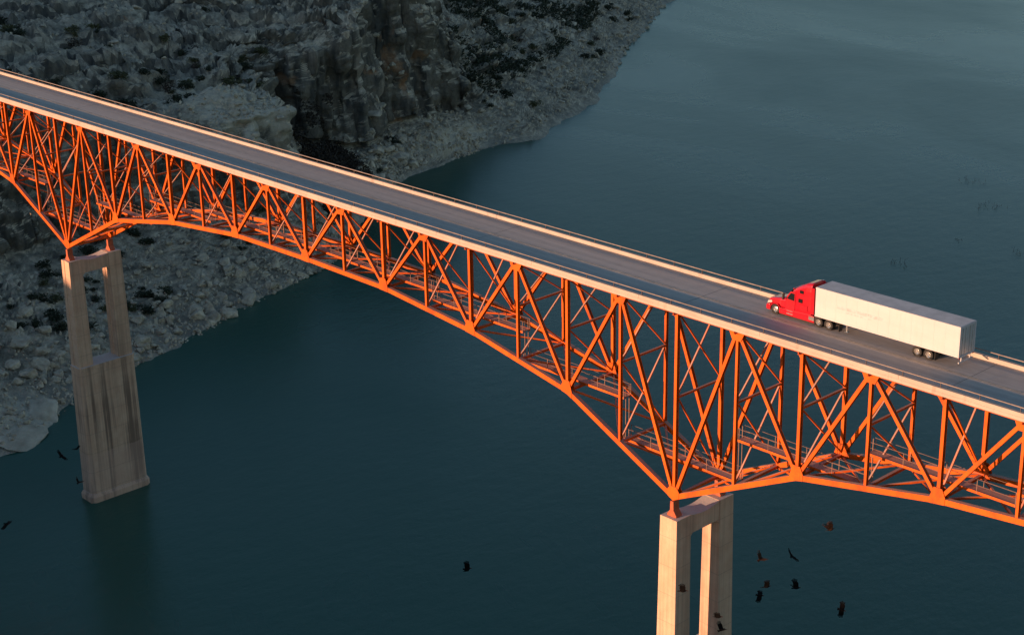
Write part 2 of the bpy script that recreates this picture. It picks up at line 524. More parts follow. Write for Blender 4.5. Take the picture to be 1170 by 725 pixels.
def build_terrain():
    ys = np.concatenate([np.linspace(-700, -14, 70)[:-1], np.arange(-14, 240, .62), np.arange(240, 480, 1.25),
                         np.linspace(481, 1500, 40)])
    ky = np.array([s[0] for s in SEC], float)
    kn = np.array([[(s[1][0][0] + 16, WATER - 7)] + list(s[1]) for s in SEC], float)     # n,8,2
    nk = kn.shape[1]
    knots = np.zeros((len(ys), nk, 2))
    for k in range(nk):
        for c in range(2):
            knots[:, k, c] = np.interp(ys, ky, kn[:, k, c])
    # soften the joins between sections in the densely built stretch
    w = np.exp(-np.linspace(-2, 2, 9) ** 2); w /= w.sum()
    i0, i1 = np.searchsorted(ys, -13), np.searchsorted(ys, 239)
    sm = knots.copy()
    for k in range(nk):
        for c in range(2):
            pad = np.pad(knots[i0:i1, k, c], 4, mode='edge')
            sm[i0:i1, k, c] = np.convolve(pad, w, 'valid')
    knots = sm
    y1 = np.stack([ys, 0 * ys, 0 * ys], 1)
    near = np.clip((ys + 60) / 40, 0, 1)
    shore_n = fbm(y1 / 17.0, 4, 3) * 1.5 + fbm(y1 / 3.1, 2, 5) * .55
    shore_n += (fbm(y1 / 34.0, 3, 7) * 4.5 + np.maximum(fbm(y1 / 15.0, 2, 9), 0) * 3.0) * np.clip((ys - 160) / 40, 0, 1)
    cliff_n = fbm(y1 / 13.0, 3, 11, True) * 2.4 + fbm(y1 / 4.2, 2, 14, True) * .8
    rim_n = fbm(y1 / 21.0, 3, 21) * 4
    tal_n = fbm(y1 / 23.0, 3, 31)
    knots[:, 1, 0] += shore_n * near
    knots[:, 0, 0] += shore_n * near
    knots[:, 2, 0] += shore_n * near * .7
    knots[:, 2, 1] += tal_n * near * .7
    knots[:, 3, 0] += cliff_n * near
    knots[:, 3, 1] += (tal_n * 1.6 + fbm(y1 / 7, 2, 33) * .5) * near
    knots[:, 4, 0] += (cliff_n * .9 + rim_n * .25) * near
    knots[:, 4, 1] += (fbm(y1 / 11, 3, 41) * 1.6) * near
    knots[:, 5, 0] += rim_n * near
    knots[:, 5, 1] += fbm(y1 / 17, 3, 43) * 1.3 * near
    cnt = [8, 30, 40, 54, 44, 66, 24]
    X, Z, W = [], [], []
    for s, c in enumerate(cnt):
        for t in np.arange(c) / c:
            tt = t if s < nk - 2 else t ** 2.2
            X.append(knots[:, s, 0] * (1 - tt) + knots[:, s + 1, 0] * tt)
            Z.append(knots[:, s, 1] * (1 - tt) + knots[:, s + 1, 1] * tt)
            W.append(s + t)
    X.append(knots[:, -1, 0]); Z.append(knots[:, -1, 1]); W.append(nk - 1.0)
    X = np.array(X).T; Z = np.array(Z).T
    role = np.tile(np.array(W), (len(ys), 1))
    Y = np.tile(ys[:, None], (1, X.shape[1]))
    # ease the corners of the profile
    for it in range(3):
        Xs, Zs = X.copy(), Z.copy()
        Xs[:, 1:-1] = (X[:, :-2] + 2 * X[:, 1:-1] + X[:, 2:]) / 4
        Zs[:, 1:-1] = (Z[:, :-2] + 2 * Z[:, 1:-1] + Z[:, 2:]) / 4
        X, Z = Xs, Zs
    P = np.stack([X, Y, Z], 2)
    du = np.gradient(P, axis=0); dv = np.gradient(P, axis=1)
    N = np.cross(dv, du)
    N /= np.linalg.norm(N, axis=2, keepdims=True) + 1e-9
    if N[:, :, 2].mean() < 0: N = -N
    # the upland and the long far slope step down in beds of limestone
    hgt = 3.1
    warp = fbm(P.reshape(-1, 3) / np.array([26., 26., 40.]), 3, 151).reshape(Z.shape) * 1.9
    q = (Z + warp) / hgt
    fr = q - np.floor(q)
    step = np.clip((fr - .62) / .30, 0, 1)
    step = step * step * (3 - 2 * step)
    zt = (np.floor(q) + step) * hgt - warp
    wgt = np.clip((role - 4.15) / .3, 0, 1) * np.clip((7.0 - role) / .5, 0, 1) * .85
    wgt = np.maximum(wgt, np.clip((role - 2.1) / .4, 0, 1) * np.clip((Y - 190) / 20, 0, 1) * .55)
    wgt = wgt * np.clip((Y + 40) / 30, 0, 1)
    P[:, :, 2] = Z * (1 - wgt) + zt * wgt
    dv = np.gradient(P, axis=1); du = np.gradient(P, axis=0)
    N = np.cross(dv, du); N /= np.linalg.norm(N, axis=2, keepdims=True) + 1e-9
    if N[:, :, 2].mean() < 0: N = -N
    p = P.reshape(-1, 3); nn = N.reshape(-1, 3); ro = role.reshape(-1)
    steep = np.clip((.75 - nn[:, 2]) / .4, 0, 1)
    upl = np.clip((ro - 4) * 2, 0, 1)
    tal = np.clip(1 - np.abs(ro - 2) / 1.0, 0, 1)
    nearv = np.clip((p[:, 1] + 40) / 30, 0, 1)
    # beds in the limestone: ledges at irregular heights
    zb = np.stack([p[:, 0] * .02, p[:, 1] * .02, p[:, 2] * .42], 1)
    beds = fbm(zb, 3, 51)
    d = steep * (beds * .18 + fbm(p / np.array([4.6, 4.6, 26.]), 3, 67, True) * 1.5 + fbm(p / np.array([7., 7., 9.]), 3, 61, True) * 1.7 + fbm(p / np.array([2.2, 2.2, 4.5]), 2, 65, True) * .40)
    d += (1 - steep) * upl * (fbm(p / np.array([15., 15., 12.]), 4, 71, True) * 2.0 + fbm(p / 3.4, 3, 73, True) * .7)
    d += (1 - steep) * (1 - upl) * (fbm(p / 11.0, 3, 81) * .55 + fbm(p / 2.4, 3, 83, True) * .38)
    # bedding steps on the upland
    d += upl * (1 - steep) * np.round(fbm(p / np.array([34., 34., 60.]), 3, 91) * 2.6) * 1.5
    wp = p + np.stack([fbm(p / 6.0, 2, 101), fbm(p / 6.0, 2, 104), fbm(p / 6.0, 2, 107)], 1) * 1.6
    c1, r1 = cells(wp / np.array([7.5, 7.5, 5.0]), 111)
    c2, r2 = cells(wp / np.array([2.9, 2.9, 2.2]), 121)
    c3, r3 = cells(wp / np.array([5.5, 5.5, 42.0]), 131)
    patch = np.clip(fbm(p / 24.0, 3, 141) * 1.6 + .45, 0, 1)
    d += upl * (1 - steep) * (c1 * .8 + (.5 - r1) * .7 + patch * (c2 * .55 + (.45 - r2) * .6))
    d += steep * (c3 * 1.3 + (.5 - r3) * 1.2 + patch * (c2 * .12))
    d += (1 - steep) * (1 - upl) * patch * (c2 * .42 + (.45 - r2) * .5)
    d *= nearv * np.clip((ro - .25) / .5, .05, 1) * np.clip((6.6 - ro) / .4, .3, 1)
    shore_w = np.clip((ro - 1.0) / .35, .18, 1)
    p = p + nn * (d * shore_w)[:, None]
    # solution pockets scooped out of the back wall of the bay
    for (cx, cy, cz, rr, dep) in ((-120, 117, -33, 2.2, 2.6), (-120, 124, -32.5, 2.4, 2.8), (-122, 157, -33, 4.0, 2.5), (-124, 168, -35, 3.6, 2.4), (-121, 137, -33, 1.8, 1.6)):
        q = p - np.array([cx, cy, cz])
        g = np.exp(-(q[:, 0] ** 2 / 30 + q[:, 1] ** 2 / rr ** 2 + q[:, 2] ** 2 / (rr * .8) ** 2))
        p[:, 0] -= g * dep
    nu, nv = X.shape
    idx = np.arange(nu * nv).reshape(nu, nv)
    quads = np.stack([idx[:-1, :-1], idx[:-1, 1:], idx[1:, 1:], idx[1:, :-1]], 2).reshape(-1, 4)
    me = bpy.data.meshes.new('terrain')
    me.vertices.add(len(p)); me.vertices.foreach_set('co', p.astype(np.float32).ravel())
    me.loops.add(quads.size); me.loops.foreach_set('vertex_index', quads.astype(np.int32).ravel())
    me.polygons.add(len(quads))
    me.polygons.foreach_set('loop_start', np.arange(0, quads.size, 4, dtype=np.int32))
    me.polygons.foreach_set('loop_total', np.full(len(quads), 4, np.int32))
    me.update(calc_edges=True)
    me.validate()
    me.polygons.foreach_set('use_smooth', np.ones(len(me.polygons), bool))
    me.materials.append(M['rock'])
    o = bpy.data.objects.new('terrain', me)
    C.objects.link(o)
    tag(o, kind='structure')
    return o, p, quads, ro

terrain, TP, TQ, TR = build_terrain()
if terrain.data.polygons[len(TQ) // 2].normal.z < 0:
    terrain.data.flip_normals()
BVH = BVHTree.FromPolygons([Vector(q) for q in TP.tolist()], TQ.tolist())

def ground(x, y):
    h = BVH.ray_cast(Vector((x, y, 200)), Vector((0, 0, -1)))
    return (h[0], h[1] if h[1].z > 0 else -h[1]) if h[0] else (None, None)

# water: one sheet to the horizon
wm = MB()
wm.add([(-5000, -5000, WATER), (5000, -5000, WATER), (5000, 5000, WATER), (-5000, 5000, WATER)], [(0, 1, 2, 3)])
water = wm.build('water', M['water'])
tag(water, kind='structure')

# ------------------------------------------------------------------ bridge
L = 114.15 / 8
H2 = L / 2
WY = 6.53
ZT = -1.52
ROAD = -1.0
K0, K1 = -3, 13
def zb_main(k):
    k = abs(k - 8) if k > 4 else abs(k)
    return {0: -20.33, 1: -13.48, 2: -10.79, 3: -9.43, 4: -9.27}.get(min(k, 4), -9.27)
def zbot(h):                         # h counts half panels
    if h % 2 == 0: return zb_main(h // 2)
    return .5 * (zb_main((h - 1) // 2) + zb_main((h + 1) // 2))

bridge = empty('bridge', (57.07, WY / 2, ROAD))
tag(bridge, 'orange steel deck-truss bridge carrying a two-lane road high over the river', 'bridge')
OFF = Vector((57.07, WY / 2, ROAD))
def bpart(mb, name, mat, parent=None, bevel=0.0):
    o = mb.build(name, mat, bevel=bevel)
    if parent is None:
        o.parent = bridge
        o.matrix_parent_inverse = Matrix.Translation(-OFF)
    else:
        o.parent = parent
    return o

XA, XB = -118.0, 262.0
YN, YF = WY / 2 - 4.43, WY / 2 + 4.43
mb = MB(); mb.box(XA, XB, YN + .02, YF - .02, ROAD - .18, ROAD)
bpart(mb, 'deck_slab', M['parapet'])
mb = MB(); mb.box(XA, XB, YN + .34, YF - .34, ROAD + .004, ROAD + .06)
bpart(mb, 'road_surface', M['road'])
mb = MB()
for yy in (-.12, .12): mb.box(XA, XB, WY / 2 + yy - .05, WY / 2 + yy + .05, ROAD + .067, ROAD + .071)
bpart(mb, 'centre_line', M['line'])
for k in range(-2, 13, 2):
    mb = MB(); mb.box(k * L - .03, k * L + .03, YN + .345, YF - .345, ROAD + .0605, ROAD + .0645)
    bpart(mb, 'expansion_joint', M['joint'])
for yy in (YN + .62, YF - .62):
    mb = MB(); mb.box(XA, XB, yy - .05, yy + .05, ROAD + .067, ROAD + .071)
    bpart(mb, 'edge_line', M['edge'])
random.seed(4)
for sgn, ye in ((1, YN), (-1, YF)):
    mb = MB()
    x = XA
    while x < XB:                    # cast in lengths with narrow open joints
        x2 = min(x + H2 * 2, XB)
        a, b = sorted((ye, ye + sgn * .30))
        mb.box(x, x2 - .025, a, b, ROAD + .003, ROAD + .44)
        a, b = sorted((ye - sgn * .03, ye + sgn * .0))
        x = x2
    bpart(mb, 'parapet', M['parapet'])
    mb = MB(); a, b = sorted((ye - sgn * .035, ye + sgn * .017))
    mb.box(XA, XB, a, b, ROAD - .20, ROAD + .10)
    bpart(mb, 'deck_fascia', M['parapet'])
    yr = ye + sgn * .17
    mb = MB()
    mb.beam((XA, yr, ROAD + .85), (XB, yr, ROAD + .85), .07, .10)
    g = bpart(mb, 'guard_rail', M['rail'], bevel=0.0)
    x = -8 * H2
    post = None
    while x < 24 * H2:
        if post is None:
            mb = MB(); mb.box(-.018, .018, -.04, .04, 0, .37)
            post = mb.build('rail_post', M['post'])
            q = post
        else:
            q = post.copy(); C.objects.link(q)
        q.parent = g
        q.location = (x, yr, ROAD + .441)
        x += H2 / 2

hs = range(2 * K0, 2 * K1 + 1)
for yt in (0.0, WY):
    sd = 1 if yt == 0 else -1
    mb = MB(); mb.beam((2 * K0 * H2, yt, ZT), (2 * K1 * H2, yt, ZT), .42, .42, (0, 1, 0))
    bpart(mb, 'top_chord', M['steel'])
    for k in range(K0, K1):
        mb = MB()
        a, b = Vector((k * L, yt, zb_main(k))), Vector(((k + 1) * L, yt, zb_main(k + 1)))
        d = (b - a).normalized() * .02
        mb.beam(a + d, b - d, .52, .46)
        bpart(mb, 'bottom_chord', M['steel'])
    for h in hs:
        x = h * H2
        big = (h % 2 == 0)
        mb = MB()
        w = .31 if big else .25
        mb.hbeam((x, yt, zbot(h) + .27), (x, yt, ZT - .2), w, .40 if big else .34)
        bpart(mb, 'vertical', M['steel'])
        if h < 2 * K1:
            mb = MB()
            a, b = (Vector((x, yt, zbot(h))), Vector((x + H2, yt, ZT))) if big else (Vector((x, yt, ZT)), Vector((x + H2, yt, zbot(h + 1))))
            d = (b - a).normalized() * .35
            mb.hbeam(a + d, b - d, .33, .38)
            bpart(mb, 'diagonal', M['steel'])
        # gusset plates, one on each side of the member
        mb = MB()
        if big:
            z = zbot(h)
            s0 = (zbot(h) - zbot(h - 2)) / L if h > hs[0] else 0
            s1 = (zbot(h + 2) - zbot(h)) / L if h < hs[-1] else 0
            e = .72
            pts = [(x - e, z - e * s0 - .27), (x, z - .30), (x + e, z + e * s1 - .27), (x + e, z + e * s1 + .38), (x + .40, z + 1.15), (x - .40, z + 1.15), (x - e, z - e * s0 + .38)]
        else:
            pts = [(x - .80, ZT + .2), (x - .80, ZT - .25), (x - .48, ZT - .92), (x + .48, ZT - .92), (x + .80, ZT - .25), (x + .80, ZT + .2)]
        for side in (-1, 1):
            y0 = yt + side * .235
            mb.prism(pts, y0 + side * .004, y0 + side * .035)
        bpart(mb, 'gusset_plate', M['steel'])

for h in hs:
    x = h * H2
    zb = zbot(h)
    zs = zb + .30
    ztop = ZT - .12
    deep = ztop - zs
    mb = MB()
    if deep > 9.2:
        zm = ztop - .46 * deep
        mb.beam((x, .22, zm), (x, WY - .22, zm), .20, .20, (0, 0, 1))
        tiers = [(zm + .2, ztop - .25), (zs, zm - .2)]
    else:
        tiers = [(zs + .05, ztop - .25)]
    for a, b in tiers:
        mb.beam((x - .075, .22, a), (x - .075, WY - .22, b), .12, .15, (1, 0, 0))
        mb.beam((x + .075, .22, b), (x + .075, WY - .22, a), .12, .15, (1, 0, 0))
    bpart(mb, 'sway_brace', M['steel'])
    mb = MB(); mb.beam((x, .25, zb), (x, WY - .25, zb), .30, .28, (0, 0, 1))
    bpart(mb, 'cross_strut', M['steel'])
    mb = MB(); mb.hbeam((x, YN + .5, ZT - .02), (x, YF - .5, ZT - .02), .26, .40, (0, 0, 1), .04)
    bpart(mb, 'floor_beam', M['steel'])
    if h < 2 * K1:
        z2 = zbot(h + 1)
        mb = MB()
        mb.beam((x + .3, .25, zb + .05), (x + H2 - .3, WY - .25, z2 + .05), .20, .18, (0, 0, 1))
        mb.beam((x + .3, WY - .25, zb - .14), (x + H2 - .3, .25, z2 - .14), .20, .18, (0, 0, 1))
        bpart(mb, 'lateral_brace', M['steel'])
for yy in (1.6, 3.27, 4.95):
    mb = MB(); mb.beam((2 * K0 * H2, yy, ROAD - .36), (2 * K1 * H2, yy, ROAD - .36), .2, .22)
    bpart(mb, 'stringer', M['steel'])

# inspection walkway between the trusses, stepping up and down with the arch
WKY = 2.3
lv = {}
def wlevel(j):                      # bay j runs between x = (2j-1)*H2-1.3 and (2j+1)*H2-1.3
    k = abs(j - 8) if j > 4 else abs(j)
    return {0: -17.35, 1: -13.05, 2: -9.85, 3: -8.75, 4: -8.6}.get(min(k, 4), -8.6)
for j in range(K0 + 1, K1):
    xa, xb = (2 * j - 1) * H2 - 1.2, (2 * j + 1) * H2 - 1.2
    z = wlevel(j)
    mb = MB()
    mb.box(xa, xb - .02, WKY - .46, WKY + .46, z - .05, z)
    for s in (-1, 1):
        mb.beam((xa, WKY + s * .50, z - .10), (xb - .02, WKY + s * .50, z - .10), .24, .07)
    wk = bpart(mb, 'walkway', M['steel'])
    mb = MB()
    for s in (-1, 1):
        for zz in (.55, 1.08):
            mb.beam((xa, WKY + s * .52, z + zz), (xb - .02, WKY + s * .52, z + zz), .028, .028)
        x = xa + .05
        while x < xb:
            mb.box(x - .025, x + .025, WKY + s * .52 - .025, WKY + s * .52 + .025, z - .2, z + 1.12)
            x += (xb - xa - .1) / 4
    o = mb.build('handrail', M['pale']); o.parent = wk
    # hangers under the floor
    mb = MB()
    za, zc = z, wlevel(j + 1)
    if abs(za - zc) > .5 and j < K1 - 1:
        lo, hi = min(za, zc), max(za, zc)
        for s in (-.24, .24):
            mb.beam((xb - .01, WKY + s, lo), (xb - .01, WKY + s, hi + 1.1), .06, .06)
        q = lo + .3
        while q < hi:
            mb.beam((xb - .01, WKY - .24, q), (xb - .01, WKY + .24, q), .04, .04)
            q += .32
        o = mb.build('ladder', M['pale']); o.parent = wk

for k in (0, 8):
    for yt in (0.0, WY):
        mb = MB()
        x = k * L
        z = zb_main(k)
        mb.prism([(x - .58, -22.28), (x + .58, -22.28), (x + .58, -22.1), (x + .22, -21.6), (x + .2, z - .34), (x - .2, z - .34), (x - .22, -21.6), (x - .58, -22.1)], yt - .42, yt + .42)
        bpart(mb, 'bearing', M['bearing'], bevel=.03)

# ------------------------------------------------------------------ piers
def pier(x, label, dp=.10):
    root = empty('bridge_pier', (x, WY / 2, WATER))
    tag(root, label, 'bridge pier', 'concrete piers under the bridge')
    inv = Matrix.Translation(-Vector((x, WY / 2, WATER)))
    def part(mb, name, bev=.06):
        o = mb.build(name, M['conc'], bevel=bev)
        o.parent = root
        o.matrix_parent_inverse = inv
        return o
    yc = WY / 2 + .08
    def col(y0, y1, inner):
        # tapering column with a shallow recess down its narrow outer face
        mb = MB()
        def ring(z, hw, ya, yb):
            rc = .42
            o = [(x - hw, ya), (x - rc, ya), (x - rc + .06, ya + dp), (x + rc - .06, ya + dp), (x + rc, ya), (x + hw, ya),
                 (x + hw, yb), (x + rc, yb), (x + rc - .06, yb - dp), (x - rc + .06, yb - dp), (x - rc, yb), (x - hw, yb)]
            return [(p, q, z) for p, q in o]
        a = ring(-38.3, 1.20, y0 - (.18 if inner > 0 else 0), y1 + (.18 if inner < 0 else 0))
        b = ring(-22.3, 1.05, y0, y1)
        n = 12
        mb.add(a + b, [(k, (k + 1) % n, n + (k + 1) % n, n + k) for k in range(n)] + [tuple(range(n - 1, -1, -1)), tuple(range(n, 2 * n))])
        part(mb, 'column', 0)
    col(yc - 4.2, yc - 2.15, 1)
    col(yc + 2.15, yc + 4.2, -1)
    mb = MB()                       # cap beam with a dished top
    top = [(yc - 2.145 + 4.29 * t, -22.34 - .32 * math.sin(math.pi * t)) for t in [k / 10 for k in range(11)]]
    bot = [(yc + 2.145, -24.7), (yc + 1.75, -24.36), (yc - 1.75, -24.36), (yc - 2.145, -24.7)]
    pts = top + bot
    n = len(pts)
    mb.add([(x - 1.0, p, q) for p, q in pts] + [(x + 1.0, p, q) for p, q in pts],
           [(k, (k + 1) % n, n + (k + 1) % n, n + k) for k in range(n)] + [tuple(range(n - 1, -1, -1)), tuple(range(n, 2 * n))])
    part(mb, 'cap_beam', 0)
    mb = MB()                       # solid lower shaft, slightly battered, with chamfered ends
    def ring(z, hw, ya, yb, ch=.55):
        return [(x - hw, ya + ch, z), (x - hw + ch * .8, ya, z), (x + hw - ch * .8, ya, z), (x + hw, ya + ch, z), (x + hw, yb - ch, z), (x + hw - ch * .8, yb, z), (x - hw + ch * .8, yb, z), (x - hw, yb - ch, z)]
    a = ring(-58.3, 1.62, yc - 4.72, yc + 4.72); b = ring(-38.9, 1.50, yc - 4.58, yc + 4.58)
    n = 8
    mb.add(a + b, [(k, (k + 1) % n, n + (k + 1) % n, n + k) for k in range(n)] + [tuple(range(n - 1, -1, -1)), tuple(range(n, 2 * n))])
    part(mb, 'shaft', 0)
    mb = MB()
    a = ring(-38.898, 1.56, yc - 4.64, yc + 4.64); b = ring(-38.302, 1.56, yc - 4.64, yc + 4.64)
    mb.add(a + b, [(k, (k + 1) % n, n + (k + 1) % n, n + k) for k in range(n)] + [tuple(range(n - 1, -1, -1)), tuple(range(n, 2 * n))])
    part(mb, 'ledge', .05)
    mb = MB()
    a = ring(-72, 1.88, yc - 5.0, yc + 5.0, .6); b = ring(-58.75, 1.88, yc - 5.0, yc + 5.0, .6); c = ring(-58.302, 1.66, yc - 4.78, yc + 4.78, .56)
    mb.add(a + b + c, [(q * n + k, q * n + (k + 1) % n, (q + 1) * n + (k + 1) % n, (q + 1) * n + k) for q in (0, 1) for k in range(n)] + [tuple(range(n - 1, -1, -1)), tuple(range(2 * n, 3 * n))])
    part(mb, 'footing', 0)
    return root
pier(0.0, 'shaded concrete pier with stained lower shaft standing in water beside the rocky bank')
pier(8 * L, 'sunlit concrete pier whose foot runs out of the picture, birds flying beside it', .012)
# ------------------------------------------------------------------ truck
S = 0.9
def sc(mb):
    mb.v = [(a * S, b * S, c * S) for a, b, c in mb.v]
    return mb
truck = empty('semi_truck', (121.05, 5.20, ROAD + .062), math.pi)
tag(truck, 'red sleeper-cab lorry pulling a long plain white box trailer across the bridge', 'truck')
def tpart(mb, name, mat, parent=None, bevel=0.0, smooth=False):
    return sc(mb).build(name, mat, parent or truck, smooth, bevel * S)
def loft(stations, n=20):
    """stations: x, z low, z high, half width low, half width high; rounded-box rings"""
    mb = MB()
    rings = []
    for x, zl, zh, wl, wh in stations:
        ring = []
        for k in range(n):
            t = 2 * math.pi * (k + .5) / n
            cx, cz = math.cos(t), math.sin(t)
            e = .34
            px = math.copysign(abs(cx) ** e, cx); pz = math.copysign(abs(cz) ** e, cz)
            q = (pz + 1) / 2
            ring.append((x, px * (wl * (1 - q) + wh * q), zl + (zh - zl) * q))
        rings.append(ring)
    vs = [p for rg in rings for p in rg]
    fs = []
    for i in range(len(rings) - 1):
        for k in range(n):
            fs.append((i * n + k, i * n + (k + 1) % n, (i + 1) * n + (k + 1) % n, (i + 1) * n + k))
    fs.append(tuple(range(n - 1, -1, -1)))
    fs.append(tuple(range((len(rings) - 1) * n, len(rings) * n)))
    return mb.add(vs, fs)

hood = loft([(-.10, .92, 1.38, .84, .76), (-.16, .86, 1.50, .95, .86), (-.40, .84, 1.60, 1.0, .92), (-.62, 1.06, 1.66, 1.04, .95),
             (-1.50, 1.08, 1.84, 1.08, .99), (-1.72, .80, 1.88, 1.09, 1.0), (-2.28, .72, 1.99, 1.10, 1.02)])
ho = tpart(hood, 'hood', M['red'])
cab = loft([(-2.22, .62, 1.98, 1.13, 1.02), (-2.45, .60, 2.22, 1.16, 1.02), (-3.02, .58, 3.02, 1.20, .98), (-3.40, .58, 3.32, 1.22, 1.02),
            (-4.1, .58, 3.74, 1.26, 1.12), (-4.8, .58, 4.10, 1.27, 1.17), (-5.35, .58, 4.22, 1.27, 1.18), (-5.46, .62, 4.20, 1.24, 1.15)])
co = tpart(cab, 'cab', M['red'])
mb = MB()                                  # windscreen in two panes with a slim bar between
for ya, yb in ((-.90, -.03), (.03, .90)):
    a = [(-2.46, ya, 2.32), (-2.46, yb, 2.32), (-2.96, yb * .95, 3.00), (-2.96, ya * .95, 3.00)]
    mb.add(a + [(p + .06, q, z - .01) for p, q, z in a], [(0, 1, 2, 3), (7, 6, 5, 4), (0, 4, 5, 1), (1, 5, 6, 2), (2, 6, 7, 3), (3, 7, 4, 0)])
tpart(mb, 'windshield', M['glass'], co)
for s in (-1, 1):
    def plate(pts, y, t, name, mat, parent):
        mb = MB()
        mb.prism(pts, s * y, s * (y + t))
        return tpart(mb, name, mat, parent)
    def wedge(pts, name, mat, parent, y0=1.225, y1=1.105, z0=1.2, z1=3.3, t=.02):
        mb = MB()
        n = len(pts)
        yy = lambda z: y0 + (y1 - y0) * (z - z0) / (z1 - z0)
        mb.add([(x, s * yy(z), z) for x, z in pts] + [(x, s * (yy(z) + t), z) for x, z in pts],
               [(k, (k + 1) % n, n + (k + 1) % n, n + k) for k in range(n)] + [tuple(range(n - 1, -1, -1)), tuple(range(n, 2 * n))])
        return tpart(mb, name, mat, parent)
    dr = wedge([(-2.42, .74), (-3.52, .74), (-3.52, 2.86), (-2.92, 2.86), (-2.42, 2.20)], 'door', M['red'], co, 1.19, 1.075, t=.035)
    wedge([(-2.52, 2.06), (-3.42, 1.98), (-3.42, 2.72), (-2.96, 2.72)], 'side_window', M['glass'], co, 1.232, 1.12, t=.02)
    wedge([(-3.98, 2.02), (-4.46, 2.02), (-4.46, 2.40), (-3.98, 2.40)], 'sleeper_window', M['glass'], co, 1.275, 1.225, t=.02)
    wedge([(-4.08, 2.98), (-4.52, 2.98), (-4.52, 3.28), (-4.08, 3.28)], 'sleeper_window', M['glass'], co, 1.275, 1.20, t=.02)
    # bright steps, locker door
    wedge([(-4.2, 1.30), (-5.1, 1.30), (-5.1, 1.85), (-4.2, 1.85)], 'locker_door', M['red'], co, 1.285, 1.25, t=.018)
    mb = MB(); mb.box(-2.6, -3.35, s * 1.20, s * 1.285, .52, .62); mb.box(-2.6, -3.35, s * 1.20, s * 1.285, .82, .88)
    tpart(mb, 'cab_step', M['chrome'])
    mb = MB(); mb.prism([(-1.68, .32), (-5.95, .32), (-5.95, .98), (-5.5, 1.06), (-1.62, .92)], s * 1.16, s * 1.27)
    tpart(mb, 'side_skirt', M['red'], None, .03)
    mb = MB(); mb.box(-5.95, -5.30, s * 1.274, s * 1.284, .55, .92)
    tpart(mb, 'skirt_plate', M['chrome'])
    mb = MB()
    mb.prism([(-.02, .98), (-.10, 1.26), (-.55, 1.38), (-.62, 1.16)], s * .90, s * 1.055)
    tpart(mb, 'headlight', M['lamp'], None, .02)
    mb = MB()                              # mirror on its arm
    mb.box(-2.38, -2.22, s * 1.36, s * 1.62, 1.98, 2.62)
    mi = tpart(mb, 'mirror', M['black'], None, .03)
    mb = MB(); mb.beam((-2.36, s * 1.12, 2.12), (-2.32, s * 1.40, 2.14), .05, .05); mb.beam((-2.5, s * 1.06, 2.55), (-2.32, s * 1.40, 2.52), .05, .05)
    tpart(mb, 'mirror_arm', M['black'], mi)
    mb = MB(); mb.tube((-3.5, s * .82, .72), (-5.2, s * .82, .72), .31, 16)
    tpart(mb, 'fuel_tank', M['chrome'])
    # arch over the steer wheel
    mb = MB()
    pts = []
    for k in range(9):
        t = math.pi * (k / 8)
        pts.append((-1.06 + .68 * math.cos(t), .52 + .68 * math.sin(t)))
    for k in range(8, -1, -1):
        t = math.pi * (k / 8)
        pts.append((-1.06 + .60 * math.cos(t), .52 + .60 * math.sin(t)))
    mb.prism(pts, s * .80, s * 1.12)
    tpart(mb, 'wheel_arch', M['red'])
    # quarter fender over the drive axles
    mb = MB()
    pts = [(-5.98, 1.02), (-6.3, 1.16), (-6.9, 1.16), (-6.9, 1.12), (-6.32, 1.12), (-6.0, .98)]
    mb.prism(pts, s * .72, s * 1.22)
    tpart(mb, 'quarter_fender', M['black'])
    # cab extenders closing the gap to the trailer
    mb = MB(); mb.box(-5.44, -5.86, s * 1.19, s * 1.235, 1.15, 3.85)
    tpart(mb, 'side_extender', M['red'])
mb = MB()
mb.prism([(.02, .36), (.06, .62), (-.02, .96), (-.42, .96), (-.50, .36)], -1.16, 1.16)
tpart(mb, 'bumper', M['red'], None, .06)
mb = MB(); mb.prism([(-.035, .98), (-.09, 1.40), (-.2, 1.40), (-.2, .98)], -.62, .62)
gr = tpart(mb, 'grille', M['chrome'])
mb = MB()
for k in range(5): mb.box(-.03 - .012 * k, -.022 - .012 * k, -.56, .56, 1.02 + .07 * k, 1.06 + .07 * k)
tpart(mb, 'grille_bars', M['black'], gr)
mb = MB()
for yy in (-.42, .42): mb.box(-.6, -8.9, yy - .06, yy + .06, .72, .98)
for xx in (-1.06, -6.40, -7.62): mb.box(xx - .1, xx + .1, -.95, .95, .42, .62)
mb.box(-5.6, -8.0, -.40, .40, .985, 1.12)
tpart(mb, 'chassis', M['black'])
mb = MB(); mb.box(-2.95, -3.08, -.80, .80, 3.05, 3.13)
tpart(mb, 'sun_visor', M['red'], co)

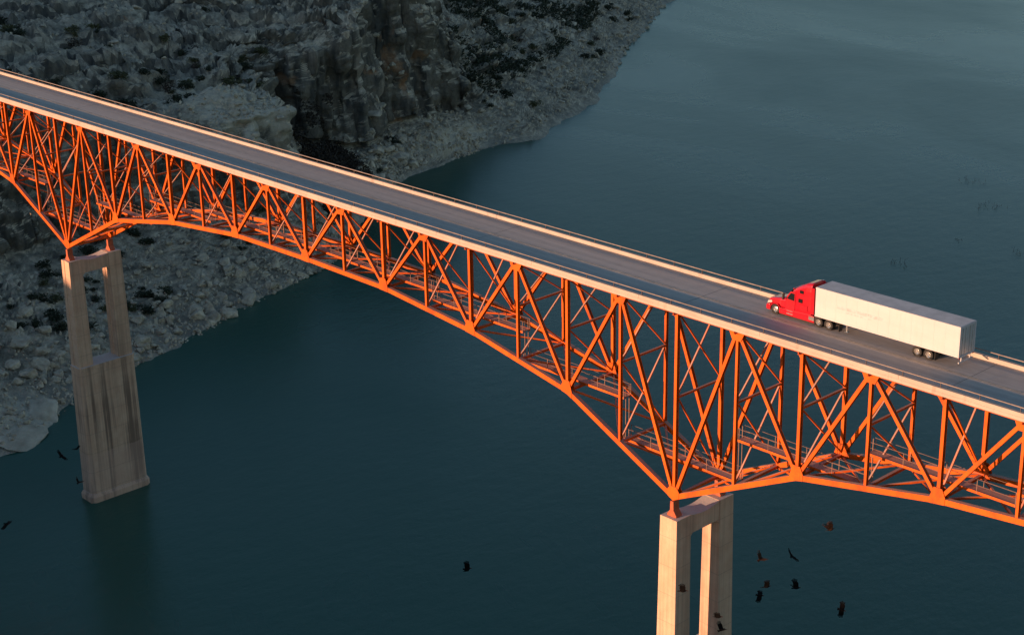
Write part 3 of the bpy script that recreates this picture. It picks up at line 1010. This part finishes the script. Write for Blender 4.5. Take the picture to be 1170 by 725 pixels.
def wheel(x, s, dual, steer=False):
    y0, y1 = (.80, 1.10) if not dual else (.60, 1.20)
    rr = .52
    mb = MB()
    n = 28
    prof = [(y0, .30), (y0, rr - .05), (y0 + .05, rr), (y1 - .05, rr), (y1, rr - .05), (y1, .30)]
    if dual: prof = [(y0, .30), (y0, rr - .05), (y0 + .04, rr), (.87, rr), (.885, rr - .07), (.915, rr - .07), (.93, rr), (y1 - .04, rr), (y1, rr - .05), (y1, .30)]
    m2 = len(prof)
    vs = []
    for k in range(n):
        t = 2 * math.pi * k / n
        for yy, r_ in prof: vs.append((x + r_ * math.cos(t), s * yy, rr + r_ * math.sin(t)))
    fs = [(k * m2 + i, k * m2 + (i + 1) % m2, ((k + 1) % n) * m2 + (i + 1) % m2, ((k + 1) % n) * m2 + i) for k in range(n) for i in range(m2)]
    mb.add(vs, fs)
    w = tpart(mb, 'wheel', M['tyre'])
    mb = MB()
    prof = [(y1 - .02, .302), (y1 - .01, .27), (y1 - .10, .22), (y1 - .06, .13), (y1 + .02, .11), (y1 + .03, .0)] if steer else [(y1 - .02, .302), (y1 - .02, .27), (y1 - .16, .24), (y1 - .15, .14), (y1 - .0, .12), (y1 + .01, .0)]
    vs = []
    m2 = len(prof)
    for k in range(n):
        t = 2 * math.pi * k / n
        for yy, r_ in prof: vs.append((x + r_ * math.cos(t), s * yy, rr + r_ * math.sin(t)))
    fs = [(k * m2 + i, k * m2 + i + 1, ((k + 1) % n) * m2 + i + 1, ((k + 1) % n) * m2 + i) for k in range(n) for i in range(m2 - 1)]
    mb.add(vs, fs)
    tpart(mb, 'rim', M['chrome'], w)
for s in (-1, 1):
    wheel(-1.06, s, False, True)
    for xx in (-6.40, -7.62, -17.72, -18.95): wheel(xx, s, True)

TX0, TX1 = -6.05, -22.2
mb = MB(); mb.box(TX1 + .06, TX0, -1.30, 1.30, 1.16, 4.06)
tr = tpart(mb, 'trailer', M['white'], None, .03)
mb = MB(); mb.box(TX1 + .05, TX0 - .02, -1.27, 1.27, 4.062, 4.10)
tpart(mb, 'trailer_roof', M['roofm'], tr)
for k, (xa, xb, za, zb) in enumerate(((-8.6, -13.9, 2.55, 2.86), (-9.4, -12.6, 2.28, 2.44))):
    mb = MB(); mb.box(xb, xa, 1.3005, 1.304, za, zb)
    tpart(mb, 'faded_stripe', M['faded'], tr)
for s in (-1, 1):
    mb = MB(); mb.box(TX1 + .05, TX0 + .005, s * 1.302, s * 1.322, 1.12, 1.30)
    tpart(mb, 'bottom_rail', M['white'], tr)
    mb = MB(); mb.box(TX1 + .05, TX0 + .005, s * 1.302, s * 1.318, 3.96, 4.085)
    tpart(mb, 'top_rail', M['white'], tr)
    mb = MB()
    xx = TX0 - 1.2
    while xx > TX1 + .5:
        mb.box(xx - .02, xx + .02, s * 1.3005, s * 1.308, 1.32, 3.94); xx -= 1.22
    tpart(mb, 'panel_seams', M['white'], tr)
    mb = MB()
    mb.box(TX1 - .025, TX1 + .055, s * 1.13, s * 1.31, 1.10, 4.08)
    tpart(mb, 'rear_post', M['white'], tr)
    a, b = sorted((s * .015, s * 1.125))
    mb = MB(); mb.box(TX1 + .02, TX1 + .056, a, b, 1.24, 3.86)
    d = tpart(mb, 'rear_door', M['alu'], tr)
    mb = MB()
    for q in (.35, .8): mb.tube((TX1 + .0, s * q, 1.2), (TX1 + .0, s * q, 3.9), .02)
    tpart(mb, 'lock_rods', M['chrome'], tr)
    mb = MB(); mb.box(TX1 - .03, TX1 + .0, s * .98, s * 1.22, .96, 1.08)
    tpart(mb, 'tail_lamp', M['amber'], tr)
    mb = MB(); mb.box(-8.9, -8.86, s * .62, s * 1.2, .16, .95)
    tpart(mb, 'mud_flap', M['black'])
    mb = MB(); mb.box(TX1 + 2.5, TX1 + 2.54, s * .62, s * 1.2, .16, 1.1)
    tpart(mb, 'mud_flap', M['black'], tr)
    mb = MB(); mb.box(-9.72, -9.56, s * .80, s * .98, .32, 1.15); mb.box(-9.86, -9.42, s * .74, s * 1.04, .24, .32)
    tpart(mb, 'landing_leg', M['chrome'], tr)
mb = MB(); mb.box(TX1 - .022, TX1 + .055, -1.125, 1.125, 3.87, 4.08)
tpart(mb, 'rear_header', M['white'], tr)
mb = MB(); mb.box(TX1 - .022, TX1 + .055, -1.125, 1.125, 1.02, 1.22)
tpart(mb, 'rear_sill', M['white'], tr)
mb = MB(); mb.box(TX1 + .0, TX1 + .10, -1.15, 1.15, .50, .62)
for s in (-1, 1): mb.box(TX1 + .02, TX1 + .10, s * .66, s * .76, .62, 1.15)
tpart(mb, 'underride_guard', M['white'], tr)
mb = MB()
for yy in (-.5, .5): mb.box(-16.6, -20.2, yy - .08, yy + .08, .80, 1.155)
for xx in (-17.72, -18.95): mb.box(xx - .09, xx + .09, -.9, .9, .42, .62)
tpart(mb, 'bogie', M['black'], tr)
# ------------------------------------------------------------------ rocks, brush and birds
cam_mw = cam.matrix_world.inverted()
def in_view(p, pad=1.08):
    q = cam_mw @ Vector(p)
    if q.z > -5: return False
    fx = 59.467 / 36 * 2
    return abs(q.x / -q.z) * fx < pad and abs(q.y / -q.z) * fx < pad * 634 / 1024

def rock_mesh(name, seed, npts=16, flat=.75, sub=2, amp=.07):
    rnd = random.Random(seed)
    bm = bmesh.new()
    for k in range(npts):
        v = Vector((rnd.gauss(0, 1), rnd.gauss(0, 1), rnd.gauss(0, 1))).normalized()
        e = max(abs(v.x), abs(v.y), abs(v.z))
        v = v * (.55 + .45 / e * .8) * rnd.uniform(.8, 1.05)
        bm.verts.new((v.x * rnd.uniform(.95, 1.2), v.y * .9, v.z * flat))
    bmesh.ops.convex_hull(bm, input=bm.verts)
    bmesh.ops.delete(bm, geom=[v for v in bm.verts if not v.link_faces], context='VERTS')
    if sub:
        bmesh.ops.bevel(bm, geom=list(bm.edges), offset=.09, segments=1, profile=.5, affect='EDGES', clamp_overlap=True)
        bmesh.ops.triangulate(bm, faces=bm.faces)
        bmesh.ops.subdivide_edges(bm, edges=bm.edges, cuts=sub, use_grid_fill=True)
        co = np.array([v.co[:] for v in bm.verts])
        d = fbm(co * 1.9 + seed * 3.1, 3, seed) * amp + fbm(co * 5 + seed, 2, seed + 9, True) * amp * .5
        bm.normal_update()
        for v, q in zip(bm.verts, d): v.co += v.normal * q
    me = bpy.data.meshes.new(name)
    bm.to_mesh(me)
    bm.free()
    me.materials.append(M['boulder'])
    return me

rocks = [rock_mesh('boulder', s, 15 + s % 5, .62 + .1 * (s % 3)) for s in range(7)]
rng = random.Random(11)
def boulder(x, y, r, label, group=None, sq=1.0, sink=.30):
    g, nrm = ground(x, y)
    if g is None or g.z < WATER - 2.5: return None
    o = bpy.data.objects.new('boulder', rng.choice(rocks))
    C.objects.link(o)
    o.location = (x, y, max(g.z, WATER - .6) + r * sq * (.62 - sink * 1.1))
    o.rotation_euler = (rng.uniform(-.3, .3), rng.uniform(-.3, .3), rng.uniform(0, 6.3))
    o.scale = (r * rng.uniform(.9, 1.2), r * rng.uniform(.8, 1.1), r * sq * rng.uniform(.8, 1.1))
    tag(o, label, 'boulder', group)
    return o
boulder(-109.5, 150.0, 3.4, 'largest rounded boulder at the water edge just past the far side of the deck', sq=.95)
boulder(-113, 146, 3.0, 'squat boulder on the shore behind the largest rounded boulder', sq=.8)
for (x, y, r) in ((-46, 14, 1.9), (-48.5, 17.5, 2.2), (-52, 20, 1.8), (-50, 13, 1.5), (-55, 17.5, 2.4), (-46, 19.5, 1.5), (-58, 24, 1.7), (-52, 25.5, 1.3),
                  (-44.5, 11, 1.3), (-61, 19, 1.6), (-48, 10, 1.1), (-56, 12.5, 1.5), (-65, 24, 2.0), (-43, 17.5, 1.1), (-50.5, 22.5, 1.2), (-60.5, 13, 1.2), (-68, 17, 1.9), (-42.5, 14, .9)):
    boulder(x, y, r, 'pale angular block in the boulder pile left of the shaded pier', 'blocks in the boulder pile by the shaded pier')
boulder(-27.5, 2.5, 5.6, 'broad flat pale rock shelf at the water line by the left edge of the picture', sq=.14, sink=.5)
boulder(-33, 9.5, 4.2, 'low tilted pale slab between the flat shelf and the boulder pile', sq=.3, sink=.5)
n = tries = 0
while n < 130 and tries < 6000:
    tries += 1
    y = rng.uniform(22, 104); t = rng.random() ** 1.5
    xs = np.interp(y, [s[0] for s in SEC], [s[1][0][0] for s in SEC])
    x = xs - .5 - t * 26
    g, nr = ground(x, y)
    if g is None or nr.z < .5 or not in_view(g): continue
    if boulder(x, y, rng.uniform(.45, 1.7) * (1.25 - t * .5), 'grey rock strewn on the bouldery shore beneath the bridge span', 'rocks along the shore beneath the span'): n += 1
n = tries = 0
while n < 62 and tries < 6000:
    tries += 1
    y = rng.uniform(128, 176)
    xs = np.interp(y, [s[0] for s in SEC], [s[1][0][0] for s in SEC])
    x = xs - rng.random() ** 1.2 * (14 if y > 150 else 9)
    g, nr = ground(x, y)
    if g is None or not in_view(g): continue
    if boulder(x, y, rng.uniform(.6, 2.0) * (1 if y < 158 else .55), 'tumbled boulder on the shore at the mouth of the dark gully', 'boulders at the mouth of the gully'): n += 1
n = tries = 0
while n < 70 and tries < 6000:
    tries += 1
    y = rng.uniform(176, 380)
    xs = np.interp(y, [s[0] for s in SEC], [s[1][0][0] for s in SEC])
    x = xs - rng.random() * 40
    g, nr = ground(x, y)
    if g is None or nr.z < .5 or not in_view(g): continue
    if boulder(x, y, rng.uniform(.6, 1.7), 'grey boulder on the long slope above the far river bend', 'boulders on the far river slope'): n += 1
n = tries = 0
while n < 70 and tries < 6000:
    tries += 1
    y = rng.uniform(20, 175); x = rng.uniform(-230, -100)
    g, nr = ground(x, y)
    if g is None or nr.z < .72 or g.z < -32 or not in_view(g): continue
    if boulder(x, y, rng.uniform(.5, 1.5), 'weathered limestone block on the terraced upland above the cliff', 'blocks on the terraced upland', .7): n += 1

# loose scree: nobody could count it
mb = MB()
def scree(n, yr, depth, rr, pw):
    k = 0
    while k < n:
        y = rng.uniform(*yr)
        xs = np.interp(y, [s[0] for s in SEC], [s[1][0][0] for s in SEC])
        x = xs + .6 - (rng.random() ** pw) * depth
        g, nr = ground(x, y)
        if g is None or nr.z < .45 or g.z < WATER - .5: 
            k += .2; continue
        k += 1
        r = rng.uniform(*rr) * (1 + 1.3 * rng.random() ** 5)
        v, fc = chips[rng.randrange(len(chips))]
        rot = Euler((rng.uniform(0, 6), rng.uniform(0, 6), rng.uniform(0, 6))).to_matrix() * r
        mb.add([rot @ q + g + Vector((0, 0, r * .25)) for q in v], fc)
chips = []
for s in range(12):
    me = rock_mesh('chip', 40 + s, 9, .7, 0)
    chips.append(([v.co.copy() for v in me.vertices], [tuple(p.vertices) for p in me.polygons]))
    bpy.data.meshes.remove(me)
scree(2600, (-4, 108), 34, (.16, .50), 1.4)
scree(900, (126, 180), 16, (.25, .7), 1.2)
scree(2200, (176, 380), 42, (.22, .65), 1.1)
so = mb.build('scree', M['boulder'])
tag(so, 'loose grey stones and scree along the foot of the canyon slope', 'scree', kind='stuff')
mb = MB()
k = 0
while k < 2600:
    y = rng.uniform(0, 178); x = rng.uniform(-300, -92)
    g, nr = ground(x, y)
    k += .3
    if g is None or nr.z < .7 or g.z < -33 or not in_view(g): continue
    k += .7
    r = rng.uniform(.18, .55) * (1 + 1.2 * rng.random() ** 5)
    v, fc = chips[rng.randrange(12)]
    rot = Euler((rng.uniform(0, 6), rng.uniform(0, 6), rng.uniform(0, 6))).to_matrix() * r
    mb.add([rot @ q + g + Vector((0, 0, r * .2)) for q in v], fc)
so = mb.build('loose_stones', M['boulder'])
tag(so, 'loose pale stones scattered over the terraced upland above the cliff', 'stones', kind='stuff')

def leaves(mb, c, rad, n, size, rnd, flat=.75, stems=True):
    lobes = [(Vector((rnd.uniform(-.55, .55), rnd.uniform(-.55, .55), rnd.uniform(.25, .75) * flat)), rnd.uniform(.32, .55)) for _ in range(7)]
    for k in range(n):
        lc, lr = lobes[rnd.randrange(7)]
        d = Vector((rnd.gauss(0, 1), rnd.gauss(0, 1), rnd.gauss(0, 1))).normalized() * lr * rnd.random() ** .4
        p = lc + d
        if p.z < .02: p.z = rnd.uniform(.02, .2)
        p = Vector(c) + p * rad
        a = Vector((rnd.gauss(0, 1), rnd.gauss(0, 1), rnd.gauss(0, 1))).normalized()
        b = a.orthogonal().normalized()
        e = a.cross(b)
        s = size * rnd.uniform(.6, 1.3)
        mb.add([p + b * s, p + e * s * .55, p - b * s, p - e * s * .55], [(0, 1, 2, 3)])
def shrub_mesh(seed, mat, n=330, size=.13):
    rnd = random.Random(seed)
    mb = MB()
    leaves(mb, (0, 0, 0), 1.0, n, size, rnd)
    for k in range(5):
        mb.tube((0, 0, -.15), (rnd.uniform(-.5, .5), rnd.uniform(-.5, .5), rnd.uniform(.3, .6)), .03, 4, .012)
    o = mb.build('shrub', mat)
    me = o.data
    bpy.data.objects.remove(o)
    return me
kinds = {'dark green': [shrub_mesh(s, M['leaf']) for s in range(4)], 'olive green': [shrub_mesh(s + 10, M['olive'], 260) for s in range(3)],
         'dry brown': [shrub_mesh(s + 20, M['brown'], 200, .10) for s in range(2)]}
def shrub(x, y, r, kind, where, group):
    g, nr = ground(x, y)
    if g is None or g.z < WATER + .3: return False
    o = bpy.data.objects.new('shrub', rng.choice(kinds[kind]))
    C.objects.link(o)
    o.location = g - Vector((0, 0, .05))
    o.rotation_euler = (0, 0, rng.uniform(0, 6.3))
    o.scale = (r * rng.uniform(.85, 1.25), r * rng.uniform(.85, 1.25), r * rng.uniform(.7, 1.05))
    tag(o, '%s shrub %s' % (kind, where), 'shrub', group + ', ' + kind)
    return True
def strew(n, yr, xr, zr, rr, where, group, p_olive=.25, p_brown=.08, shore_rel=False, nzmin=.5, clump=.0):
    k = 0; tries = 0
    while k < n and tries < 9000:
        tries += 1
        y = rng.uniform(*yr)
        x = rng.uniform(*xr)
        if shore_rel: x += np.interp(y, [s[0] for s in SEC], [s[1][0][0] for s in SEC])
        if vnoise(np.array([[x / 17.0, y / 17.0, 3.3]]), 77)[0] < clump - .25: continue
        g, nr = ground(x, y)
        if g is None or not (zr[0] < g.z < zr[1]) or nr.z < nzmin or not in_view(g): continue
        q = rng.random()
        kd = 'olive green' if q < p_olive else ('dry brown' if q < p_olive + p_brown else 'dark green')
        if shrub(x, y, rng.uniform(*rr), kd, where, group): k += 1
strew(60, (14, 104), (-38, -10), (-57.5, -40), (.8, 2.1), 'on the stony slope between the shore and the truss', 'shrubs on the slope below the truss', .12, .06, True)
strew(125, (10, 180), (-320, -96), (-34, 20), (.8, 2.6), 'on the terraced upland above the cliff', 'shrubs on the terraced upland', .32, .05, clump=.12)
strew(26, (128, 200), (-26, -4), (-58, -44), (.6, 1.5), 'on the pale bench at the foot of the cliff', 'shrubs at the foot of the cliff', .2, .2, True)
strew(76, (196, 400), (-70, -5), (-58, -25), (1.0, 2.6), 'on the long slope above the far river bend', 'shrubs on the far river slope', .25, .08, True)

def thicket(name, n, yr, xr, zr, mat, size, label, keep=-.1, hh=1.6):
    mb = MB(); k = 0; tries = 0
    while k < n and tries < n * 12:
        tries += 1
        y = rng.uniform(*yr)
        x = rng.uniform(*xr) + np.interp(y, [s[0] for s in SEC], [s[1][0][0] for s in SEC])
        if vnoise(np.array([[x / 9.0, y / 9.0, 1.3]]), 99)[0] < keep: continue
        g, nr = ground(x, y)
        if g is None or not (zr[0] < g.z < zr[1]): continue
        for j in range(5):
            p = g + Vector((rng.uniform(-.6, .6), rng.uniform(-.6, .6), rng.random() * hh))
            a = Vector((rng.gauss(0, 1), rng.gauss(0, 1), rng.gauss(0, 1))).normalized()
            b = a.orthogonal().normalized(); e = a.cross(b); s = size * rng.uniform(.6, 1.4)
            mb.add([p + b * s, p + e * s * .55, p - b * s, p - e * s * .55], [(0, 1, 2, 3)])
        k += 1
    o = mb.build(name, mat)
    tag(o, label, 'thicket', kind='stuff')
thicket('gully_thicket', 4200, (105, 134), (-38, -4), (-57.5, -36), M['brown'], .34, 'dense dry brown brush filling the dark gully behind the deck', -.6, 2.6)
thicket('slope_thicket', 4600, (186, 320), (-70, -17), (-53, -22), M['leaf'], .40, 'dense dark brush covering the slope right of the cliff', .08, 1.6)

# drowned brush standing out of the water
def drowned(x, y, r, n, label, seed):
    rnd = random.Random(seed)
    mb = MB()
    for k in range(n):
        a = Vector((rnd.gauss(0, r * .5), rnd.gauss(0, r * .5), -1.0))
        b = a + Vector((rnd.uniform(-.5, .5), rnd.uniform(-.5, .5), 1.0 + rnd.uniform(.1, 1.3)))
        mb.tube(a, b, .035, 4, .012)
        for j in range(2):
            t = rnd.uniform(.55, .9)
            p = a.lerp(b, t)
            mb.tube(p, p + Vector((rnd.uniform(-.6, .6), rnd.uniform(-.6, .6), rnd.uniform(.1, .45))), .018, 4, .008)
    o = mb.build('drowned_brush', M['drift'], loc=(x, y, WATER))
    tag(o, label, 'dead brush', 'drowned brush in open water')
for i, (x, y, r, nb, lb) in enumerate(((-1.2, 239.9, 3.2, 16, 'bleached twigs of drowned brush in open water, the patch farthest from the truck'),
        (13.1, 224.5, 4.0, 22, 'widest clump of drowned brush in the open water above the trailer'),
        (22.2, 174.6, 2.6, 13, 'small clump of drowned brush in open water nearest above the truck'),
        (22.3, 197.2, 1.8, 6, 'a few drowned twigs in open water below the widest clump'),
        (36.4, 198.0, 2.2, 8, 'sparse drowned twigs in the open water by the right edge of the picture'))):
    drowned(x, y, r, nb, lb, 60 + i)
# small orange object of unclear kind on the stones, shaped like a float
mb = MB()
mb.tube((-1.25, 0, .28), (-.9, 0, .28), .10, 10, .30)
mb.tube((-.9, 0, .28), (.9, 0, .28), .30, 10)
mb.tube((.9, 0, .28), (1.25, 0, .28), .30, 10, .10)
gx, gy = -48.0, 37.4
g, nr = ground(gx, gy)
fl = mb.build('float', M['orange_obj'], loc=g + Vector((0, 0, .12)))
fl.rotation_euler = (0, -.25, 2.2)
tag(fl, 'small orange float-shaped object lying on the stones just right of the shaded pier', 'float')

# birds
def bird_mesh(seed, up, sweep, tuck):
    """soaring vulture: body along +x, wings along y; up = wing angle, sweep = how far the hand is drawn back"""
    mb = MB()
    st = [(-.42, .01, .13, .0), (-.30, .02, .11, .0), (-.20, .06, .075, .0), (-.05, .105, .105, .0), (.10, .11, .11, .0), (.22, .075, .08, .015), (.29, .045, .05, .03),
          (.35, .042, .042, .035), (.40, .03, .028, .03), (.45, .008, .008, .015)]
    n = 10
    vs = []
    for x, rz, ry, z in st:
        for k in range(n):
            t = 2 * math.pi * k / n
            vs.append((x, ry * math.cos(t), z + rz * math.sin(t)))
    fs = [(i * n + k, i * n + (k + 1) % n, (i + 1) * n + (k + 1) % n, (i + 1) * n + k) for i in range(len(st) - 1) for k in range(n)]
    fs += [tuple(range(n - 1, -1, -1)), tuple(range((len(st) - 1) * n, len(st) * n))]
    mb.add(vs, fs)
    for s in (-1, 1):
        span = [(.05, .22, -.22, .0), (.25, .22, -.26, .0), (.45, .22 - .02 * sweep, -.26 - .05 * sweep, .0), (.58, .18 - .14 * sweep, -.24 - .16 * sweep, .0)]
        rings = []
        for yy, xl, xt, _ in span:
            z = yy * math.sin(up) + (.04 if yy > .3 else .02)
            yw = yy * math.cos(up) * (1 - .25 * tuck)
            rings.append([(xl, s * yw, z - .018), (xl, s * yw, z + .012), (xt, s * yw, z + .004), (xt, s * yw, z - .006)])
        vs = [p for rg in rings for p in rg]
        fs = [(i * 4 + k, i * 4 + (k + 1) % 4, i * 4 + 4 + (k + 1) % 4, i * 4 + 4 + k) for i in range(3) for k in range(4)]
        fs += [(3, 2, 1, 0), (12, 13, 14, 15)]
        mb.add(vs, fs)
        y0, xl, xt, _ = span[-1]
        for q in range(6):               # spread finger feathers
            t = (q + .5) / 6
            x = xl + (xt - xl) * t
            ang = .35 - 1.25 * t - sweep * .5
            ln = .30 - .05 * abs(q - 2)
            a = Vector((x, s * y0 * math.cos(up) * (1 - .25 * tuck), y0 * math.sin(up) + .04))
            b = a + Vector((math.sin(ang) * ln, s * math.cos(ang) * ln * math.cos(up) * (1 - .25 * tuck), ln * (math.sin(up) + .18)))
            mb.beam(a, b, .066, .010, (0, 0, 1))
    o = mb.build('bird', M['feather'])
    me = o.data
    me.materials.append(M['skin'])
    for p in me.polygons:
        if p.center.x > .27 and abs(p.center.y) < .06: p.material_index = 1
    bpy.data.objects.remove(o)
    return me
poses = [bird_mesh(1, .25, .2, 0), bird_mesh(2, .75, .5, .2), bird_mesh(3, -.35, .3, .1), bird_mesh(4, .05, .9, .4)]
sunlit_bird = poses[1].copy()  # same bird in the brighter colour that stands for sunlight
sunlit_bird.materials[0] = M['sunlitf']
def bird(loc, pose, heading, bank, pitch_, size, label):
    size *= 1.3
    o = bpy.data.objects.new('bird', sunlit_bird if 'brown' in label or 'pale' in label else poses[pose])
    C.objects.link(o)
    o.location = loc
    o.rotation_euler = (R(bank), R(pitch_), R(heading))
    o.scale = (size,) * 3
    tag(o, label, 'bird', 'birds soaring below the bridge')
for args in (
    ((115.1, 24.2, -32.3), 1, 70, -35, 0, .95, 'bird with sunlit brown wings, highest and rightmost of the flock right of the sunlit pier'),
    ((108.7, 20.6, -36.9), 1, 95, 30, 0, .95, 'bird with one pale sunlit wing tip, leftmost in the open water right of the pier'),
    ((96.9, 42.0, -49.0), 0, 120, 50, 0, 1.0, 'small dark bird level with the gap between the two sunlit birds'),
    ((111.2, 18.6, -38.5), 0, 60, -50, 0, .95, 'dark bird, upper one of the pair that almost touch'),
    ((108.8, 20.6, -41.3), 2, 30, 25, 0, .85, 'dark bird, lower one of the pair that almost touch'),
    ((106.4, 30.4, -45.2), 1, 50, -55, 0, .98, 'stubby dark bird right of the touching pair'),
    ((116.2, 25.5, -42.1), 2, 15, 70, 0, .9, 'dark bird with wings held upright, lowest on the right of the flock'),
    ((117.6, -2.6, -28.1), 0, 45, -50, 0, .9, 'dark bird crossing the gap between the two columns of the sunlit pier'),
    ((122.5, -3.3, -28.6), 0, 40, -35, 0, .85, 'dark bird with spread wings in front of the far column of the sunlit pier'),
    ((122.1, -2.2, -30.6), 1, 80, 20, 0, .8, 'dark bird at the bottom edge of the picture on the sunlit pier'),
    ((68.0, 13.8, -51.0), 0, 55, -65, 0, 1.05, 'lone dark bird over the dark water under the middle of the span'),
    ((34.2, -22.1, -34.6), 0, 120, 45, 0, .8, 'dark bird over the water left of the shaded pier'),
    ((56.5, -31.7, -27.4), 1, 130, 30, 0, .65, 'dark bird passing the foot of the shaded pier'),
    ((54.3, -39.4, -30.4), 2, 20, 15, 0, .75, 'dark bird low over the water at the left edge of the picture'),
    ((26.7, -16.1, -38.0), 0, 10, 5, 0, .6, 'tiny dark bird passing the lower shaft of the shaded pier')):
    bird(*args)
